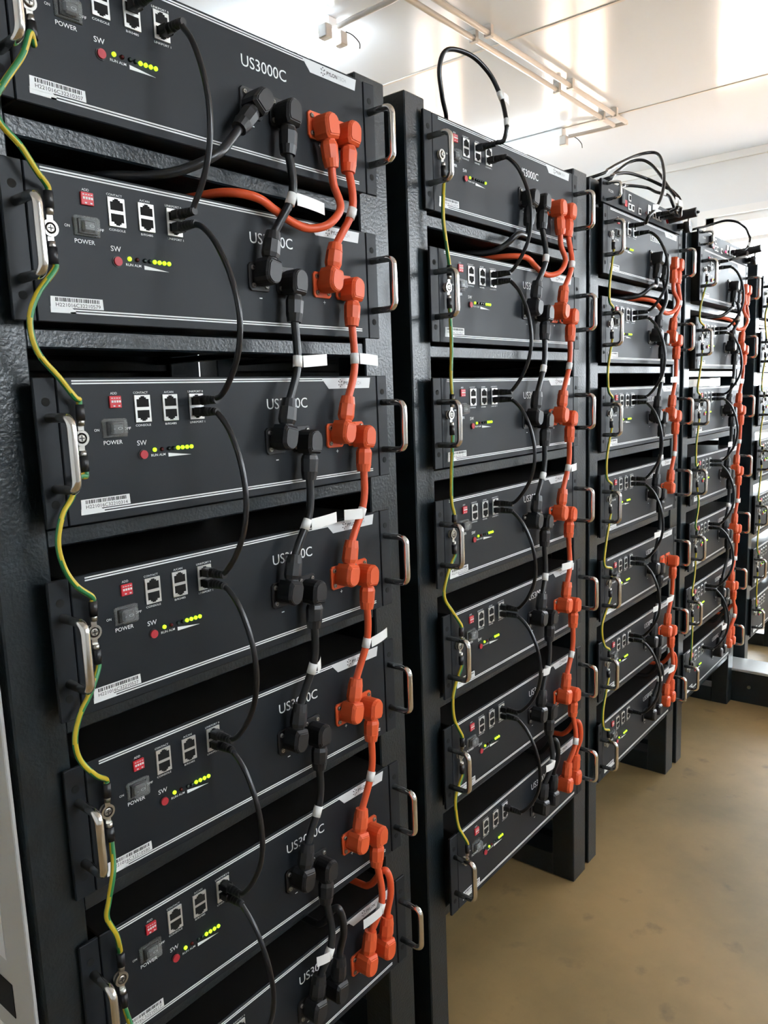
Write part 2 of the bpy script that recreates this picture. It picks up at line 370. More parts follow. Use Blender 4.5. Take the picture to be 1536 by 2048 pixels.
for i in range(6):
    for k in (0, 1):
        t = PI / 6 + i * PI / 3; rr = .0040 if k == 0 else .0022
        if k == 1 and i % 2: continue
        x, z = .1502 + math.cos(t) * rr * .8, .0572 + math.sin(t) * rr * 1.05
        mb.cyl((x, -.00125, z), (x, -.0011, z), .00085 if k == 0 else .0006, 'ink', 6, smooth=False)
put_text(mb, 'PYLON', .1563, .1745, .0549, .0592, -.00125, 'ink', .02)
ME['logo'] = sh(mb).mesh('logo_lettering')
mb = MB(); put_text(mb, 'TECH', .1755, .1895, .0549, .0592, -.00125, 'greyink'); ME['logo2'] = sh(mb).mesh('logo_lettering')
mb = MB(); put_text(mb, 'US3000C', .0258, .0902, .0292, .0410, -.0010, 'white', .002); ME['model'] = sh(mb).mesh('model_lettering')
mb = MB()
for (t, a, b_, c, e) in [('ADD', -.1688, -.1618, .0500, .0522), ('CONTACT', -.1445, -.1283, .0502, .0522), ('A/CAN', -.1098, -.0988, .0502, .0522),
    ('LINKPORT 0', -.0812, -.0622, .0502, .0522), ('CONSOLE', -.1445, -.1275, .0192, .0212), ('B/RS485', -.1108, -.0975, .0192, .0212),
    ('LINKPORT 1', -.0808, -.0620, .0192, .0212), ('ON', -.1882, -.1832, .0168, .0192), ('OFF', -.1578, -.1500, .0168, .0192),
    ('POWER', -.1798, -.1602, .0040, .0078), ('SW', -.1446, -.1340, .0010, .0058), ('RUN ALM', -.1299, -.1135, -.0108, -.0084),
    ]:
    put_text(mb, t, a, b_, c, e, -.0010, 'white', .004)
ME['legends'] = sh(mb).mesh('legend_lettering')
mb = MB(); mb.prism([(-.1100, -.0086), (-.1100, -.0124), (-.0822, -.0122)], -.0010, -.0008, 'white'); ME['wedge'] = sh(mb).mesh('charge_scale')
mb = MB(); put_text(mb, '+', .1375, .1415, -.0283, -.0243, -.0010, 'white'); ME['plus'] = sh(mb).mesh('polarity_mark')
mb = MB(); put_text(mb, '-', .0350, .0392, -.0292, -.0280, -.0010, 'white'); ME['minus'] = sh(mb).mesh('polarity_mark')
mb = MB(); mb.box(-.1710, -.1588, -.0030, -.0006, .0376, .0487, 'red', .0004); ME['dip'] = sh(mb).mesh('dip_switch')
mb = MB()
for k in range(4):
    x = -.1694 + k * .0026; mb.box(x, x + .0018, -.0034, -.0029, .0425, .0445, 'label'); mb.box(x, x + .0016, -.0032, -.0029, .0462, .0470, 'tab')
    if k in (1, 3): mb.box(x - .001, x + .001, -.0032, -.0029, .0388, .0400, 'tab')
ME['dipw'] = sh(mb).mesh('switch_levers')
def port(cx):
    mb = MB(); mb.box(cx - .0088, cx + .0088, -.0022, -.0006, .0230, .0490, 'silver', .0003); p = sh(mb).mesh('network_port')
    S_ = []
    for (z0, sgn) in ((.0375, 1), (.0345, -1)):
        q = MB(); z1 = z0 + sgn * .0075
        pts = [(cx - .0066, z0), (cx + .0066, z0), (cx + .0066, z1), (cx + .0038, z1), (cx + .0038, z1 + sgn * .0016), (cx + .0020, z1 + sgn * .0016),
               (cx + .0020, z1 + sgn * .0028), (cx - .0020, z1 + sgn * .0028), (cx - .0020, z1 + sgn * .0016), (cx - .0038, z1 + sgn * .0016), (cx - .0038, z1), (cx - .0066, z1)]
        if sgn < 0: pts = pts[::-1]
        q.prism(pts, -.00245, -.0020, 'hole'); S_.append(sh(q).mesh('socket_opening'))
    return p, S_
PORTS = [port(-.1356), port(-.1038), port(-.0718)]
mb = MB(); mb.box(-.1770, -.1580, -.0040, -.0006, .0120, .0255, 'black', .0008)
mb.box(-.1735, -.1615, -.0075, -.0030, .0140, .0235, 'rocker', .0014)
put_text(mb, '- O', -.1722, -.1630, .0175, .0200, -.0077, 'greyink')
ME['psw'] = sh(mb).mesh('power_switch')
mb = MB()
mb.prism([(-.1800, .0105), (-.1550, .0105), (-.1545, .0270), (-.1570, .0280), (-.1780, .0280), (-.1805, .0260)], -.0030, -.0008, 'cover', .0006)
mb.box(-.1765, -.1585, -.0115, -.0028, .0118, .0262, 'cover', .0022)
ME['cover'] = sh(mb).mesh('switch_cover')
mb = MB(); mb.cyl((-.1390, -.0035, -.0080), (-.1390, -.0006, -.0080), .0041, 'redbtn', 20); mb.cyl((-.1390, -.0016, -.0080), (-.1390, -.0005, -.0080), .0052, 'black', 20)
ME['button'] = sh(mb).mesh('start_button')
def led(x, z, m):
    mb = MB(); mb.cyl((x, -.0008, z), (x, -.0020, z), .0021, m, 12); mb.cyl((x, -.0020, z), (x, -.0030, z), .0021, m, 12, r2=.0010)
    return sh(mb).mesh('indicator_led')
LX = [(-.1258, -.0043), (-.1175, -.0043), (-.1092, -.0043), (-.1037, -.0043), (-.0982, -.0043), (-.0927, -.0043), (-.0872, -.0043), (-.0817, -.0043)]
LED_ON = [led(*p, 'led') for p in LX]; LED_OFF = [led(*p, 'ledred' if i == 1 else 'ledoff') for i, p in enumerate(LX)]
mb = MB(); mb.prism([(-.2078, -.0438), (-.1578, -.0438), (-.1574, -.0532), (-.1880, -.0532), (-.1895, -.0545), (-.2082, -.0545)], -.0014, -.0006, 'label'); ME['label'] = sh(mb).mesh('serial_label')
def print_mesh(num):
    mb = MB(); x = -.2035; q = random.Random(len(num) + sum(ord(c) for c in num)); y = -.0015
    while x < -.1612:
        wd = q.choice((.0004, .0006, .0009, .0012)); mb.box(x, min(x + wd, -.160), y, -.00135, -.0480, -.0447, 'ink'); x += wd + q.choice((.0004, .0006, .0010))
    put_text(mb, num, -.2035, -.1605, -.0524, -.0492, y, 'ink'); return sh(mb).mesh('serial_print')
NUM = ['H221016C32210307', 'H221016C32210579', 'H221016C32210314', 'H221016C32210527', 'H221016C32210580', 'H221016C32210517']
PRINT = [print_mesh(n) for n in NUM]
mb = MB(); mb.cyl((0, 0, 0), (0, -.0018, 0), .0062, 'steel', 18); mb.cyl((0, -.0018, 0), (0, -.0058, 0), .0046, 'steel', 18); mb.cyl((0, -.0058, 0), (0, -.0072, 0), .0046, 'steel', 18, r2=.0030)
mb.box(-.0026, .0026, -.0074, -.0070, -.0005, .0005, 'ink'); mb.box(-.0005, .0005, -.0074, -.0070, -.0026, .0026, 'ink')
ME['gscrew'] = mb.mesh('earth_screw')
def flange(m, withscrews):
    mb = MB(); h = .0150; c = .003
    pts = [(-h, -h + c), (-h + c, -h), (h - c, -h), (h, -h + c), (h, h - c), (h - c, h), (-h + c, h), (-h, h - c)]
    mb.prism(pts, -.0032, -.0006, m, .0006); mb.cyl((0, -.0030, 0), (0, -.0060, 0), .0098, m, 20)
    if withscrews:
        for a in (-1, 1):
            for b_ in (-1, 1): mb.cyl((a * .0095, -.0030, b_ * .0095), (a * .0095, -.0052, b_ * .0095), .0023, 'steel', 8)
    return mb.mesh('terminal')
FL = {(m, s): flange(m, s) for m in ('orange', 'black') for s in (0, 1)}
ME['screw'] = screw_mesh()
TERM = [(.1350, 'orange'), (.1742, 'orange'), (.0350, 'black'), (.0758, 'black')]
TV = -.0065
def module(r, l):
    X, Y, Z, wz = UNITS[r][l]
    t = empty('battery_module', (X, Y, Z - SV), 'dark grey battery module with chrome handles on the %s shelf of the %s rack' % (LEVN[l], RACKN[r]), 'battery module', 'rack battery modules', wz)
    link('chassis', ME['chassis'], t)
    p = link('front_panel', ME['front_panel'], t)
    for s, k in ((-1, 'earL'), (1, 'earR')):
        e = link('mounting_ear', ME[k], t)
        for v in (-.045, .045): link('screw_hole', ME['slot'], e, (s * .2318, 0, SV + v))
        link('handle', ME['handle'], t, (s * .2295 - (0.001 if s < 0 else -0.001), 0, 0), 'chrome handle')
    link('panel_stripes', ME['stripes'], p); lt = link('logo_tab', ME['tab'], t, label='light grey maker tab')
    link('logo_lettering', ME['logo'], lt); link('logo_lettering', ME['logo2'], lt)
    link('model_lettering', ME['model'], p); link('legend_lettering', ME['legends'], p); link('charge_scale', ME['wedge'], p); link('polarity_mark', ME['plus'], p); link('polarity_mark', ME['minus'], p)
    d = link('dip_switch', ME['dip'], t, label='red switch block'); link('switch_levers', ME['dipw'], d)
    for pm, ss in PORTS:
        q = link('network_port', pm, t)
        for s_ in ss: link('socket_opening', s_, q)
    q = link('power_switch', ME['psw'], t); link('switch_cover', ME['cover'], q, label='clear rubber cover')
    link('start_button', ME['button'], t, label='red round button')
    on = {0, 4, 5, 6, 7}
    if (r, l) == (1, 0): on = {0, 7}
    if r == 1 and l > 0: on = {0, 5, 6, 7}
    for i in range(8): link('indicator_led', (LED_ON if i in on else LED_OFF)[i], t, label='lit green indicator' if i in on else None)
    lb = link('serial_label', ME['label'], t, label='white barcode sticker'); link('serial_print', PRINT[l if r == 0 and l < 6 else (l * 2 + r) % 6], lb)
    link('earth_screw', ME['gscrew'], t, (-.2048, -.0006, SV + .0120))
    big = r < 2
    for u, m in TERM:
        f = link('terminal', FL[(m, 0 if big else 1)], t, (u, 0, SV + TV), m + ' power terminal')
        if big:
            for a in (-1, 1):
                for b_ in (-1, 1): link('terminal_screw', ME['screw'], f, (a * .0095, -.0030, b_ * .0095))
    return t
for r in range(5):
    for l in range(7):
        module(r, l)

# ------------------------------------------------------------------ racks
def rack(r, xa, ia, ib, xb, y0, ztop):
    # outer and inner faces of the two front posts, and the plane of their front faces
    t = empty('equipment_rack', (xa, y0, 0), 'black welded steel rack, the %s in the row from the camera' % RACKN[r], 'rack', 'black battery racks')
    L = xb - xa; D = .475; w_ = .05; la = ia - xa; lb = ib - xa
    def part(name, *a):
        mb = MB(); mb.box(*a, 'post', .0018); return link(name, mb.mesh(name), t)
    for x, x2 in ((0, la), (lb, L)):
        part('front_post', x, x2, 0, w_, 0, ztop); part('rear_post', x, x2, D - w_, D, 0, ztop)
        part('base_beam', x, x2, w_, D - w_, 0.0, .05); part('top_beam', x + .004, x2 - .004, w_, D - w_, ztop - .04, ztop - .004)
    part('top_beam', la, lb, D - w_ + .005, D - .005, ztop - .045, ztop - .005)
    if r == 2: part('side_light_block', L - .010, L - .008, w_ + .001, D - w_ - .001, .10, ztop - .05)  # added sheet, stops window light showing through the shelf gaps
    if r < 3: part('back_light_block', .004, L - .004, D + .0005, D + .0025, .10, ztop - .01)  # added sheet closing the rear so the shelf gaps stay dark
    for l in range(7):
        zb = UNITS[r][l][2] - SV
        part('shelf_rail', la, lb, .003, .035, zb - .0215, zb - .0035)
        part('shelf_rail', la, lb, D - .04, D - .01, zb - .0215, zb - .0035)
        for x in (la, lb - .026): part('shelf_runner', x, x + .026, .035, D - .04, zb - .010, zb - .0015)
XR = [(-.2760, -.2270, .2305, .2900, .0175), (.3215, .3685, .8430, .9000, .0080), (.9230, .9640, 1.4170, 1.4700, .0110), (1.4970, 1.5400, 1.9970, 2.0530, .0100), (2.1780, 2.2200, 2.6750, 2.7250, .0050)]
for r, a in enumerate(XR): rack(r, *a, 1.450 if r < 3 else 1.435)

# ------------------------------------------------------------------ cables
def W(r, l, u, y, v):
    X, Y, Z, wz = UNITS[r][l]
    return Vector((X + u * math.cos(wz) - y * math.sin(wz), Y + u * math.sin(wz) + y * math.cos(wz), Z + v))
def plug_mesh(col):
    # right-angle plug: socket axis is -Y at the origin, cable leaves along +Z
    mb = MB(); w_ = .0112; pts = []
    for k in range(9):
        a = PI + PI * k / 8; pts.append((w_ * math.cos(a), .95 * w_ * math.sin(a)))
    pts += [(w_, .0125), (w_ * .80, .0175), (-w_ * .80, .0175), (-w_, .0125)]
    mb.prism(pts, -.0278, -.0068, col, .0030)
    mb.prism([(p[0] * .78, p[1] * .78) for p in pts], -.0288, -.0270, col, .0006)
    mb.cyl((0, -.0168, .016), (0, -.0168, .0205), .0078, col, 16)
    n = 8
    mb.cyl((0, -.0168, .0195), (0, -.0168, .024), .0088, col, n, r2=.0102, smooth=False)
    mb.cyl((0, -.0168, .024), (0, -.0168, .0385), .0102, col, n, r2=.0096, smooth=False)
    mb.cyl((0, -.0168, .0385), (0, -.0168, .0480), .0098, col, 14, r2=.0082, smooth=False)
    return mb.mesh('plug')
PLUG = {'orange': plug_mesh('orange'), 'black': plug_mesh('black')}
AX = -.0168
def band_rot(d):
    z = Vector(d).normalized(); y = (Vector((0, 1, 0)) - z * z.y).normalized(); x = y.cross(z)
    return Matrix((x, y, z)).transposed().to_euler()
def flagm(side, L, tilt, bandonly=False):
    mb = MB(); mb.cyl((0, 0, -.0065), (0, 0, .0065), .0056, 'flag', 14)
    return mb.mesh('label_band')
def flagplate(side, L, tilt):
    mb = MB(); n = 6; vs = []; th = .0004
    for k in range(n + 1):
        s = k / n; x = side * (.004 + s * L); y = -.0054 + .006 * s * s * (1 if side > 0 else .6); z = tilt * s
        vs += [(x, y, z - .0066), (x, y, z + .0066), (x, y + th, z - .0066), (x, y + th, z + .0066)]
    fs = []
    for k in range(n):
        a = k * 4; b_ = a + 4
        fs += [(a, b_, b_ + 1, a + 1), (a + 2, a + 3, b_ + 3, b_ + 2), (a, a + 2, b_ + 2, b_), (a + 1, b_ + 1, b_ + 3, a + 3)]
    fs += [(0, 1, 3, 2), (n * 4, n * 4 + 2, n * 4 + 3, n * 4 + 1)]
    mb.add(vs, fs, 'flag'); return mb.mesh('label_flag')
BAND = flagm(1, 0, 0)
def cable_thing(name, label, group, path, rad, sheath, plugs, tag=None, n=12):
    """plugs: list of (origin, angle of the cable direction in the XZ plane from +Z, colour)"""
    o0 = path[len(path) // 2]
    t = empty(name, o0, label, 'cable', group)
    mb = MB(); mb.tube([p - o0 for p in path], rad, sheath, n); link('cable', mb.mesh('cable'), t)
    for (po, ang, col) in plugs:
        link('plug', PLUG[col], t, po - o0, rot=(0, ang, 0))
    if tag:
        f, side, L, tilt = tag; i = max(1, min(len(path) - 2, int(f * (len(path) - 1)))); d = (path[i + 1] - path[i - 1]).normalized()
        bd = link('label_band', BAND, t, path[i] - o0, 'white wrapped label'); bd.rotation_euler = band_rot(d if d.z > 0 else -d)
        if side: link('label_flag', flagplate(side, L, tilt), bd).rotation_euler = bd.rotation_euler.to_matrix().inverted().to_euler()
    return t
def jumper(r, l, col, tag=None):
    uR, uL = (.1742, .1350) if col == 'orange' else (.0758, .0350)
    a = W(r, l, uR, 0, TV); b_ = W(r, l + 1, uL, 0, TV)
    hang = math.radians(6); lean = math.radians(13); fw = Vector((0, -.010 if l in (0, 5) else 0, 0))
    ya = Vector((0, AX, 0)); da = Vector((-math.sin(hang), 0, -math.cos(hang))); db = Vector((math.sin(lean), 0, math.cos(lean)))
    p0 = a + ya + da * .044; p1 = b_ + ya + db * .044
    path = [p0 - da * .004] + bez(p0, p0 + da * .055 + Vector((.010, 0, 0)) + fw, p1 + db * .040 + Vector((.010, 0, 0)) + fw, p1, 16) + [p1 - db * .004]
    name = 'power_cable'; cname = col
    cable_thing(name, '%s power cable joining the %s and %s modules of the %s rack' % (cname, LEVN[l], LEVN[l + 1], RACKN[r]), '%s power cables between modules' % cname,
                path, .0047, 'orangec' if col == 'orange' else 'blackc', [(a, PI + hang, col), (b_, lean, col)], tag)
TAGS = {('orange', 0): [(.5, 0, 0, 0), (.42, 1, .042, -.002), (.60, -1, .030, .002), (.45, 1, .040, .002), (.5, 0, 0, 0), (.62, -1, .034, -.002)],
        ('black', 0): [(.52, 1, .050, -.002), (.45, 1, .046, .003), (.60, 1, .050, .001), (.55, 1, .012, .004), (.6, 0, 0, 0), (.70, -1, .020, .003)],
        ('orange', 1): [(.5, 0, 0, 0), (.45, 0, 0, 0), (.55, 1, .034, 0), (.6, -1, .032, .001), (.6, 0, 0, 0), (.5, 0, 0, 0)],
        ('black', 1): [(.55, 0, 0, 0), (.5, 0, 0, 0), (.6, 0, 0, 0), (.62, 0, 0, 0), (.6, -1, .014, 0), (.6, -1, .022, 0)],
        ('orange', 2): [(.5, 0, 0, 0), (.5, -1, .034, 0), (.5, 0, 0, 0), None, (.5, -1, .032, 0), (.5, -1, .032, 0)],
        ('black', 2): [None, (.5, 1, .015, 0), (.5, 1, .012, 0), (.5, -1, .032, 0), (.5, -1, .03, 0), (.5, 1, .02, 0)],
        ('orange', 3): [(.55, -1, .02, 0), (.5, -1, .02, 0), (.5, 0, 0, 0), (.5, 1, .032, 0), (.5, 1, .02, 0), (.5, 0, 0, 0)],
        ('black', 3): [(.5, 0, 0, 0), (.5, 0, 0, 0), (.5, -1, .024, 0), (.5, 0, 0, 0), None, (.6, -1, .032, 0)]}
for r in range(4):
    for col in ('orange', 'black'):
        for l in range(6):
            if (r, l, col) == (2, 3, 'orange'): continue
            jumper(r, l, col, TAGS[(col, r)][l])
def lead_out(r, l, col, up, tag=None):
    # the string's end cable: from the left terminal of the top module back into the gap below, or from the bottom module up and back
    if not up:
        gc = (W(r, 1, 0, 0, 0).z - W(r, 0, 0, 0, 0).z + .066 - .0875) / 2
        u = .1350 if col == 'orange' else .0350; a = W(r, l, u, 0, TV)
        if col == 'orange':
            g = W(r, l, 0, 0, 0); ang = PI - math.radians(7); d = Vector((math.sin(ang), 0, math.cos(ang)))
            p0 = a + Vector((0, AX, 0)) + d * .044
            P = [p0 - d * .004, p0, p0 + d * .022, g + Vector((.147, -.024, -.098)), g + Vector((.127, -.023, -.119)), g + Vector((.104, -.0145, -.126)), g + Vector((.080, -.0125, -.123)),
                 g + Vector((.054, -.0120, -.114)), g + Vector((.028, -.0105, -.104)), g + Vector((.004, .008, gc)), g + Vector((-.01, .05, gc)), g + Vector((-.02, .12, gc)), g + Vector((-.03, .25, gc)), g + Vector((-.03, .38, gc))]
        else:
            g = W(r, l, 0, 0, 0); ang = PI + (math.radians(42) if r == 0 else math.radians(12)); d = Vector((math.sin(ang), 0, math.cos(ang)))
            p0 = a + Vector((0, AX, 0)) + d * .044; k = 1 if r == 0 else .6
            P = [p0 - d * .004, p0, p0 + d * .022, g + Vector((-.032 * k, -.022, -.075)), g + Vector((-.062 * k, -.008, -.092)), g + Vector((-.09 * k, .012, gc)), g + Vector((-.13 * k, .07, gc)), g + Vector((-.15 * k, .3, gc))]
        lab = '%s cable curving from the top module of the %s rack back into the gap below' % (col, RACKN[r])
        ang_ = ang
    else:
        u = .1742 if col == 'orange' else .0758; a = W(r, l, u, 0, TV); g = W(r, l, 0, 0, 0); ang_ = math.radians(9); d = Vector((math.sin(ang_), 0, math.cos(ang_)))
        p0 = a + Vector((0, AX, 0)) + d * .044
        P = [p0 - d * .004, p0, p0 + d * .012, g + Vector((u + .010, -.024, .074)), g + Vector((u + .009, -.025, .098)), g + Vector((u + .006, -.021, .112)), g + Vector((u + .003, -.013, .108)),
             g + Vector((u + .001, -.006, .096)), g + Vector((u, .006, .083)), g + Vector((u, .025, .0783)), g + Vector((u - .002, .12, .078)), g + Vector((u - .004, .3, .078))]
        lab = '%s cable arching from the bottom module of the %s rack back into the gap above' % (col, RACKN[r])
    cable_thing('power_cable', lab, '%s string end cables' % col, spline(P, 6), .0047, 'orangec' if col == 'orange' else 'blackc', [(a, ang_, col)], tag)
for r in range(4):
    lead_out(r, 0, 'orange', False); lead_out(r, 0, 'black', False)
    lead_out(r, 6, 'orange', True); lead_out(r, 6, 'black', True)

# patch cables between link ports
mb = MB(); mb.box(-.0055, .0055, -.012, -.0012, -.0045, .0045, 'black', .0010)
mb.tube([(0, -.010, 0), (0, -.016, 0), (0, -.022, 0), (0, -.028, -.0002), (0, -.033, -.0004)], .004, 'black', 10, rfun=lambda t: .0052 - .0016 * t)
for k in range(4): mb.cyl((0, -.016 - k * .0045, 0), (0, -.0175 - k * .0045, 0), .0050 - k * .0003, 'black', 10)
RJ = mb.mesh('network_plug')
def patch(r, l):
    a = W(r, l, -.0718, -.0015, .0305); b_ = W(r, l + 1, -.0718, -.0015, .0420)
    k = 1 + ((r * 7 + l * 3) % 5 - 2) * .025
    if (r, l) == (0, 1): k = 1.12
    if (r, l) == (0, 0): k = .86
    P = [a + Vector((0, -.030, -.0008))] + [a.lerp(b_, t_) + Vector((.003 * math.sin(PI * t_), y * k, 0)) for t_, y in
         ((.03, -.037), (.12, -.050), (.28, -.062), (.45, -.068), (.60, -.068), (.75, -.062), (.88, -.050), (.97, -.037))] + [b_ + Vector((0, -.030, .001))]
    o0 = P[4].copy()
    t = empty('patch_cable', o0, 'thin black network cable looping from the %s to the %s module of the %s rack' % (LEVN[l], LEVN[l + 1], RACKN[r]), 'cable', 'patch cables between link ports')
    mb = MB(); mb.tube([p - o0 for p in spline(P, 7)], .0029, 'patch', 10); link('cable', mb.mesh('cable'), t)
    link('network_plug', RJ, t, a - o0); link('network_plug', RJ, t, b_ - o0)
for r in range(4):
    for l in range(6): patch(r, l)
    
# loop cables standing above the racks
def loop(name, label, P, rad, plugs=(), tags=(), group=None, mat_='patch'):
    P = [Vector(p) for p in P]; pts = spline(P, 7); o0 = pts[len(pts) // 2].copy()
    t = empty(name, o0, label, 'cable', group)
    mb = MB(); mb.tube([p - o0 for p in pts], rad, mat_, 10); link('cable', mb.mesh('cable'), t)
    for p in plugs: link('network_plug', RJ, t, Vector(p) - o0)
    for f, side, L in tags:
        i = int(f * (len(pts) - 1)); d = (pts[i + 1] - pts[i - 1]).normalized(); bd = link('label_band', BAND, t, pts[i] - o0, 'white wrapped label'); bd.rotation_euler = band_rot(d if d.z > 0 else -d); bd.scale = (.75, .75, 1)
        link('label_flag', flagplate(side, L, 0), bd).rotation_euler = bd.rotation_euler.to_matrix().inverted().to_euler()
    return t
a = W(0, 0, -.1038, -.0015, .0420)
loop('patch_cable', 'black network cable rising from the top module of the first rack', [a + Vector((0, -.034, .001)), a + Vector((.002, -.045, .006)), a + Vector((.01, -.055, .04)), a + Vector((.01, -.02, .10)), a + Vector((.0, .06, .10)), a + Vector((-.02, .15, .03))], .0035, [a])
a = W(1, 0, -.1038, -.0015, .0420)
loop('patch_cable', 'tall black cable loop above the second rack with two white tags',
     [a + Vector((0, -.034, .001)), a + Vector((.002, -.044, .002)), (.497, -.048, 1.428), (.505, -.042, 1.448), (.512, -.030, 1.480), (.500, -.018, 1.512), (.470, -.005, 1.532), (.432, .01, 1.532),
      (.418, .015, 1.505), (.428, .018, 1.470), (.448, .026, 1.443), (.460, .06, 1.440), (.48, .2, 1.440)], .0035, [a], [(.21, 1, .020), (.34, 1, .030)])

# earth wires: green/yellow, with ring lugs at both ends
mb = MB(); vs = []; n_ = 20
for y_ in (-.0012, -.0002):
    for R_ in (.0050, .0072): vs += [(R_ * math.cos(2 * PI * k / n_), y_, R_ * math.sin(2 * PI * k / n_)) for k in range(n_)]
fs = []
for k in range(n_):
    j = (k + 1) % n_
    fs += [(k, n_ + k, n_ + j, j), (2 * n_ + k, 2 * n_ + j, 3 * n_ + j, 3 * n_ + k), (n_ + k, 3 * n_ + k, 3 * n_ + j, n_ + j), (k, j, 2 * n_ + j, 2 * n_ + k)]
mb.add(vs, fs, 'steel'); mb.box(-.0028, .0028, -.0012, -.0002, -.0160, -.0066, 'steel')
mb.cyl((0, -.0020, -.0110), (0, -.0022, -.0175), .0031, 'steel', 12); mb.cyl((0, -.0022, -.0160), (0, -.0026, -.0300), .0040, 'black', 12)
LUG = mb.mesh('ring_lug')
def earth(r, label, a, b_, mids, n=10):
    # a: screw position above (wire leaves downwards), b_: screw below (wire arrives from above); None = runs on
    P = []
    if a is not None: P += [a + Vector((0, -.0075, -.028)), a + Vector((0, -.0080, -.034))]
    P += [Vector(m) for m in mids]
    if b_ is not None: P += [b_ + Vector((0, -.0085, .034)), b_ + Vector((0, -.0080, .028))]
    pts = spline(P, 6); o0 = pts[len(pts) // 2].copy()
    t = empty('earth_wire', o0, label, 'wire', 'green and yellow earth wires')
    mb = MB(); mb.tube([p - o0 for p in pts], .0027, 'green', 12, m2='yellow', twist=.12); link('wire', mb.mesh('wire'), t)
    if a is not None: link('ring_lug', LUG, t, a + Vector((0, -.0050, 0)) - o0)
    if b_ is not None: link('ring_lug', LUG, t, b_ + Vector((0, -.0064, 0)) - o0, rot=(0, PI, 0))
def G(r, l): return W(r, l, -.2048, 0, .0120)
EW = {}
EW[(0, 0)] = [(-0.2150,-0.0150,1.3457), (-0.2233,-0.0150,1.3263), (-0.2410,-0.0150,1.3008), (-0.2507,-0.0150,1.2834), (-0.2476,-0.0150,1.2693), (-0.2330,-0.0150,1.2555), (-0.2214,-0.0150,1.2385)]
EW[(0, 1)] = [(-0.2313,-0.0150,1.1375), (-0.2398,-0.0150,1.1146), (-0.2355,-0.0150,1.0902), (-0.2190,-0.0150,1.0694), (-0.2060,-0.0150,1.0521)]
EW[(0, 2)] = [(-0.2104,-0.0150,0.9820), (-0.2179,-0.0150,0.9650), (-0.2282,-0.0150,0.9509), (-0.2348,-0.0150,0.9275), (-0.2316,-0.0150,0.9046), (-0.2217,-0.0150,0.8857)]
EW[(0, 3)] = [(-0.2181,-0.0150,0.7850), (-0.2305,-0.0150,0.7674), (-0.2375,-0.0150,0.7461), (-0.2347,-0.0150,0.7257), (-0.2218,-0.0150,0.7056)]
EW[(0, 4)] = [(-0.2126,-0.0150,0.6048), (-0.2200,-0.0150,0.5777), (-0.2238,-0.0150,0.5616), (-0.2163,-0.0150,0.5396)]
EW[(0, 5)] = [(-0.2100,-0.0150,0.4250), (-0.2200,-0.0150,0.3800), (-0.2150,-0.0150,0.3450)]
EW[(1, 0)] = [(0.3768,-0.0130,1.2927), (0.3838,-0.0130,1.2528)]
EW[(1, 1)] = [(0.3906,-0.0130,1.1133), (0.3875,-0.0130,1.0701)]
EW[(1, 2)] = [(0.3829,-0.0130,0.9309), (0.3810,-0.0130,0.8862)]
EW[(1, 3)] = [(0.3700,-0.0130,0.7811), (0.3550,-0.0130,0.7454), (0.3752,-0.0130,0.7166)]
EW[(1, 4)] = [(0.3799,-0.0130,0.5981), (0.3712,-0.0130,0.5734), (0.3747,-0.0130,0.5420)]
EW[(1, 5)] = [(0.3738,-0.0130,0.4177), (0.3726,-0.0130,0.3887), (0.3800,-0.0130,0.3588)]
EW[(2, 0)] = [(0.9640,-0.0130,1.2554), (0.9620,-0.0130,1.2165)]
EW[(2, 1)] = [(0.9580,-0.0130,1.0837), (0.9600,-0.0130,1.0387)]
EW[(2, 2)] = [(0.9560,-0.0130,0.9064), (0.9540,-0.0130,0.8605)]
EW[(2, 3)] = [(0.9549,-0.0130,0.7283), (0.9440,-0.0130,0.6782)]
EW[(2, 4)] = [(0.9342,-0.0130,0.5496), (0.9450,-0.0130,0.5043)]
EW[(2, 5)] = [(0.9418,-0.0130,0.3585), (0.9450,-0.0130,0.3168)]
EW[(3, 0)] = [(1.5500,-0.0130,1.2464), (1.5433,-0.0130,1.2079)]
EW[(3, 1)] = [(1.5553,-0.0130,1.0737), (1.5378,-0.0130,1.0286)]
EW[(3, 2)] = [(1.5389,-0.0130,0.8851), (1.5400,-0.0130,0.8322)]
EW[(3, 3)] = [(1.5694,-0.0130,0.7207), (1.5475,-0.0130,0.6692)]
EW[(3, 4)] = [(1.5490,-0.0130,0.5309), (1.5300,-0.0130,0.4809)]
EW[(3, 5)] = [(1.5384,-0.0130,0.3389), (1.5327,-0.0130,0.2979)]
EW[(4, 0)] = [(2.2200,-0.0130,1.2500)]
EW[(4, 1)] = [(2.2122,-0.0130,1.0656), (2.2096,-0.0130,1.0176)]
EW[(4, 2)] = [(2.2148,-0.0130,0.8877), (2.2086,-0.0130,0.8389)]
EW[(4, 3)] = [(2.2270,-0.0130,0.7023), (2.2141,-0.0130,0.6532)]
EW[(4, 4)] = [(2.2252,-0.0130,0.5237), (2.2245,-0.0130,0.4808)]
EW[(4, 5)] = [(2.2340,-0.0130,0.3371), (2.2384,-0.0130,0.2805)]
for (r, l), mids in EW.items():
    earth(r, 'green and yellow earth wire from the %s to the %s module of the %s rack' % (LEVN[l], LEVN[l + 1], RACKN[r]), G(r, l), G(r, l + 1), mids)

